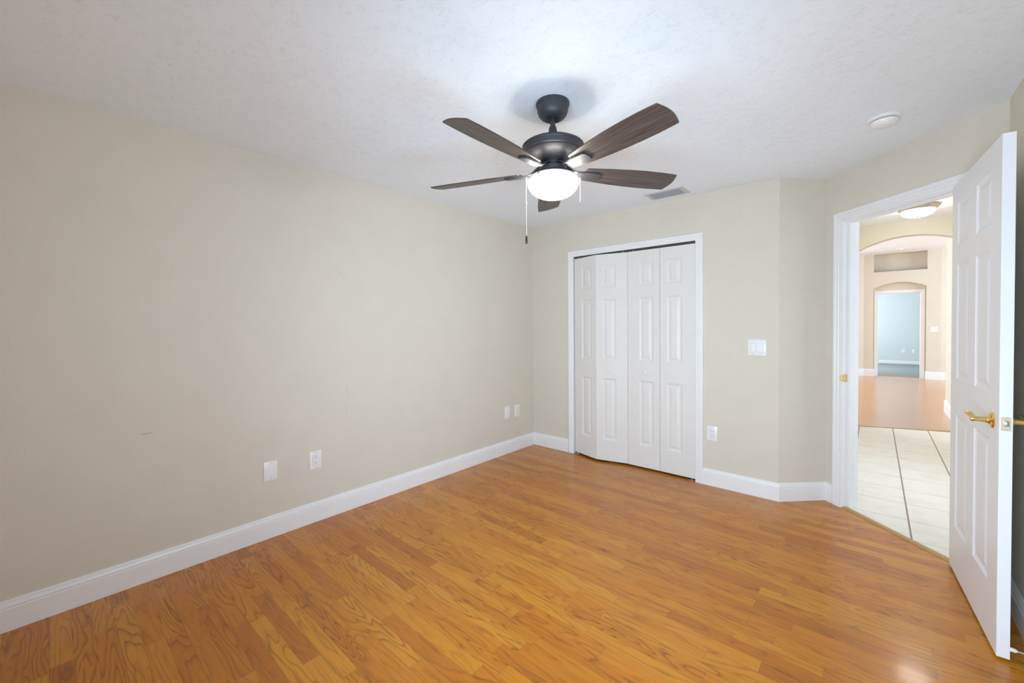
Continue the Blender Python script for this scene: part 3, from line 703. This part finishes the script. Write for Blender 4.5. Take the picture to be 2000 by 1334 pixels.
for k in range(3):
    a = 2*PI*k/3+.5; tube(b, [(.100*math.cos(a), .100*math.sin(a), z(2.040)), (.122*math.cos(a), .122*math.sin(a), z(2.011))], .004, 8)
obj('light_fitter', b, 'gun', fan, smooth=30)
b = bmn(); pr = [(.1220, z(2.0135)), (.1236, z(2.0125)), (.1238, z(2.010))]
for k in range(1, 13):
    a = k/12*PI/2; pr.append((.1238*math.cos(a)**.86 if k < 12 else 0, z(2.010)-.080*math.sin(a)))
lathe(b, pr, 64, cap=False); gl = obj('glass_bowl', b, 'fanglass', fan, smooth=60); gl['label'] = 'lit white glass bowl'
PH, ZB, TW = -2.7815, z(2.0574), -.2312
def blade_outline():
    st = [(.160, .040, .044), (.168, .0455, .0495), (.24, .053, .058), (.32, .060, .066), (.40, .0645, .0715), (.48, .0665, .0745), (.56, .0655, .0738), (.615, .0632, .0712), (.6448, .0610, .0688)]
    upr = [(u, a) for u, a, c in st]; lo = [(u, -c) for u, a, c in st]
    tip = [(.6448+.015*math.sin(PI*k/8), .0610-(.0610+.0688)*k/8) for k in range(1, 8)]
    return upr+tip+lo[::-1]
for k in range(5):
    a = PH+k*2*PI/5
    b = bmn(); ol = blade_outline()[::-1]; prism(b, ol, 0, .0055)
    bl = obj('blade', b, 'blade', fan); bl.location = (0, 0, ZB); bl.rotation_euler = (TW, 0, a)
    b = bmn()
    # blade arm: curved bar from the hub, dipping, then a flat plate under the blade
    path = [(.042, .033), (.062, .030), (.082, .018), (.102, .004), (.122, -.004), (.145, -.0065), (.180, -.0065)]
    wid = [.015, .016, .018, .020, .024, .028, .030]
    rowsv = []
    for (u, zz), wd in zip(path, wid):
        tw = -.2312*min(1, max(0, (u-.06)/.06)); ro = []
        for vv, dz in ((-wd, 0), (wd, 0), (wd, .0055), (-wd, .0055)):
            ro.append(b.verts.new((u, vv*math.cos(tw)-dz*math.sin(tw), zz+dz*math.cos(tw)+vv*math.sin(tw))))
        rowsv.append(ro)
    for p, q_ in zip(rowsv, rowsv[1:]):
        for i in range(4): b.faces.new((p[i], q_[i], q_[(i+1) % 4], p[(i+1) % 4]))
    b.faces.new(rowsv[0][::-1]); b.faces.new(rowsv[-1])
    b2 = bmn(); ol2 = [(.120, -.024), (.165, -.0335), (.232, -.0315), (.245, -.024), (.249, 0), (.245, .024), (.232, .0315), (.165, .0335), (.120, .024)]
    prism(b2, ol2, -.0085, -.0005); bmesh.ops.bevel(b2, geom=[e for e in b2.edges if all(v.co.z < -.008 for v in e.verts)], offset=.003, segments=2, affect='EDGES')
    merge(b, b2, Matrix.Rotation(TW, 4, 'X'))
    bmesh.ops.recalc_face_normals(b, faces=list(b.faces))
    ar = obj('blade_arm', b, 'gun', fan, smooth=35); ar.location = (0, 0, ZB); ar.rotation_euler = (0, 0, a)
def chain(off, z0, z1):
    d = Vector((rt.x, rt.y)).normalized()*off
    b = bmn(); dd = d.normalized()*(abs(off)-.004)*(1)
    box(b, -.0035, .0035, -.0035, .0035, -.004, .006)
    nb = int((z0-z1)/.0042)
    tube(b, [(0, 0, 0), (0, 0, z1-z0)], .0006, 6)
    for i in range(nb):
        lathe(b, [(0, .0015), (.0013, .0008), (.0016, 0), (.0013, -.0008), (0, -.0015)], 6, c=(0, 0, -i*.0042))
    o = obj('pull_chain', b, 'chain', fan, smooth=60); o.location = (d.x, d.y, z0-H); return o
c1 = chain(-.1300, 2.024, 1.752)
b = bmn(); lathe(b, [(0, 0), (.003, 0), (.0052, -.003), (.0052, -.036), (.0040, -.038), (0, -.038)], 16, c=(0, 0, 1.752-2.024)); fb = obj('fob', b, 'black', c1, smooth=40); fb['label'] = 'black cylinder fob'
b = bmn(); lathe(b, [(0, .004), (.0028, .003), (.0028, -.003), (0, -.004)], 12, c=(0, 0, 1.907-2.024)); obj('connector', b, 'zinc', c1, smooth=40)
c2 = chain(.1312, 2.022, 1.914)
b = bmn(); lathe(b, [(0, .003), (.003, 0), (0, -.004)], 12, c=(0, 0, 1.912-2.022)); obj('bead', b, 'chain', c2, smooth=60)

# ------------------------------------------------------------------ hall ceiling light and far downlight
hl = thing('ceiling_light', 'lit white bowl light on the hall ceiling beyond the doorway', 'ceiling light', (3.178, 2.52, HH))
b = bmn(); lathe(b, [(0, 0), (.163, 0), (.170, -.006), (.168, -.014), (.156, -.026), (.146, -.040), (.138, -.046), (0, -.046)], 64); obj('pan', b, 'nickel', hl, smooth=35)
b = bmn(); pr = [(.128, -.040), (.133, -.046)]
for k in range(1, 12):
    a = k/11*PI/2; pr.append((.133*math.cos(a)**.75 if k < 11 else 0, -.046-.066*math.sin(a)))
lathe(b, pr, 56, cap=False); obj('glass_bowl', b, 'hallglass', hl, smooth=60)
b = bmn(); lathe(b, [(.027, -.108), (.026, -.113), (.010, -.116), (.007, -.122), (.009, -.127), (.006, -.132), (0, -.133)], 24); obj('finial', b, 'nickel', hl, smooth=40)
dl = thing('recessed_light', 'tiny recessed light in the bright far ceiling beyond the arch', 'ceiling light', (3.29, 9.32, HG))
b = bmn(); lathe(b, [(.060, 0), (.095, 0), (.094, -.006), (.062, -.014)], 40); obj('trim_ring', b, 'plate', dl, smooth=40)
b = bmn(); lathe(b, [(0, -.016), (.045, -.013), (.062, -.004), (.062, 0), (0, 0)], 32); obj('lens', b, 'downglass', dl, smooth=40)
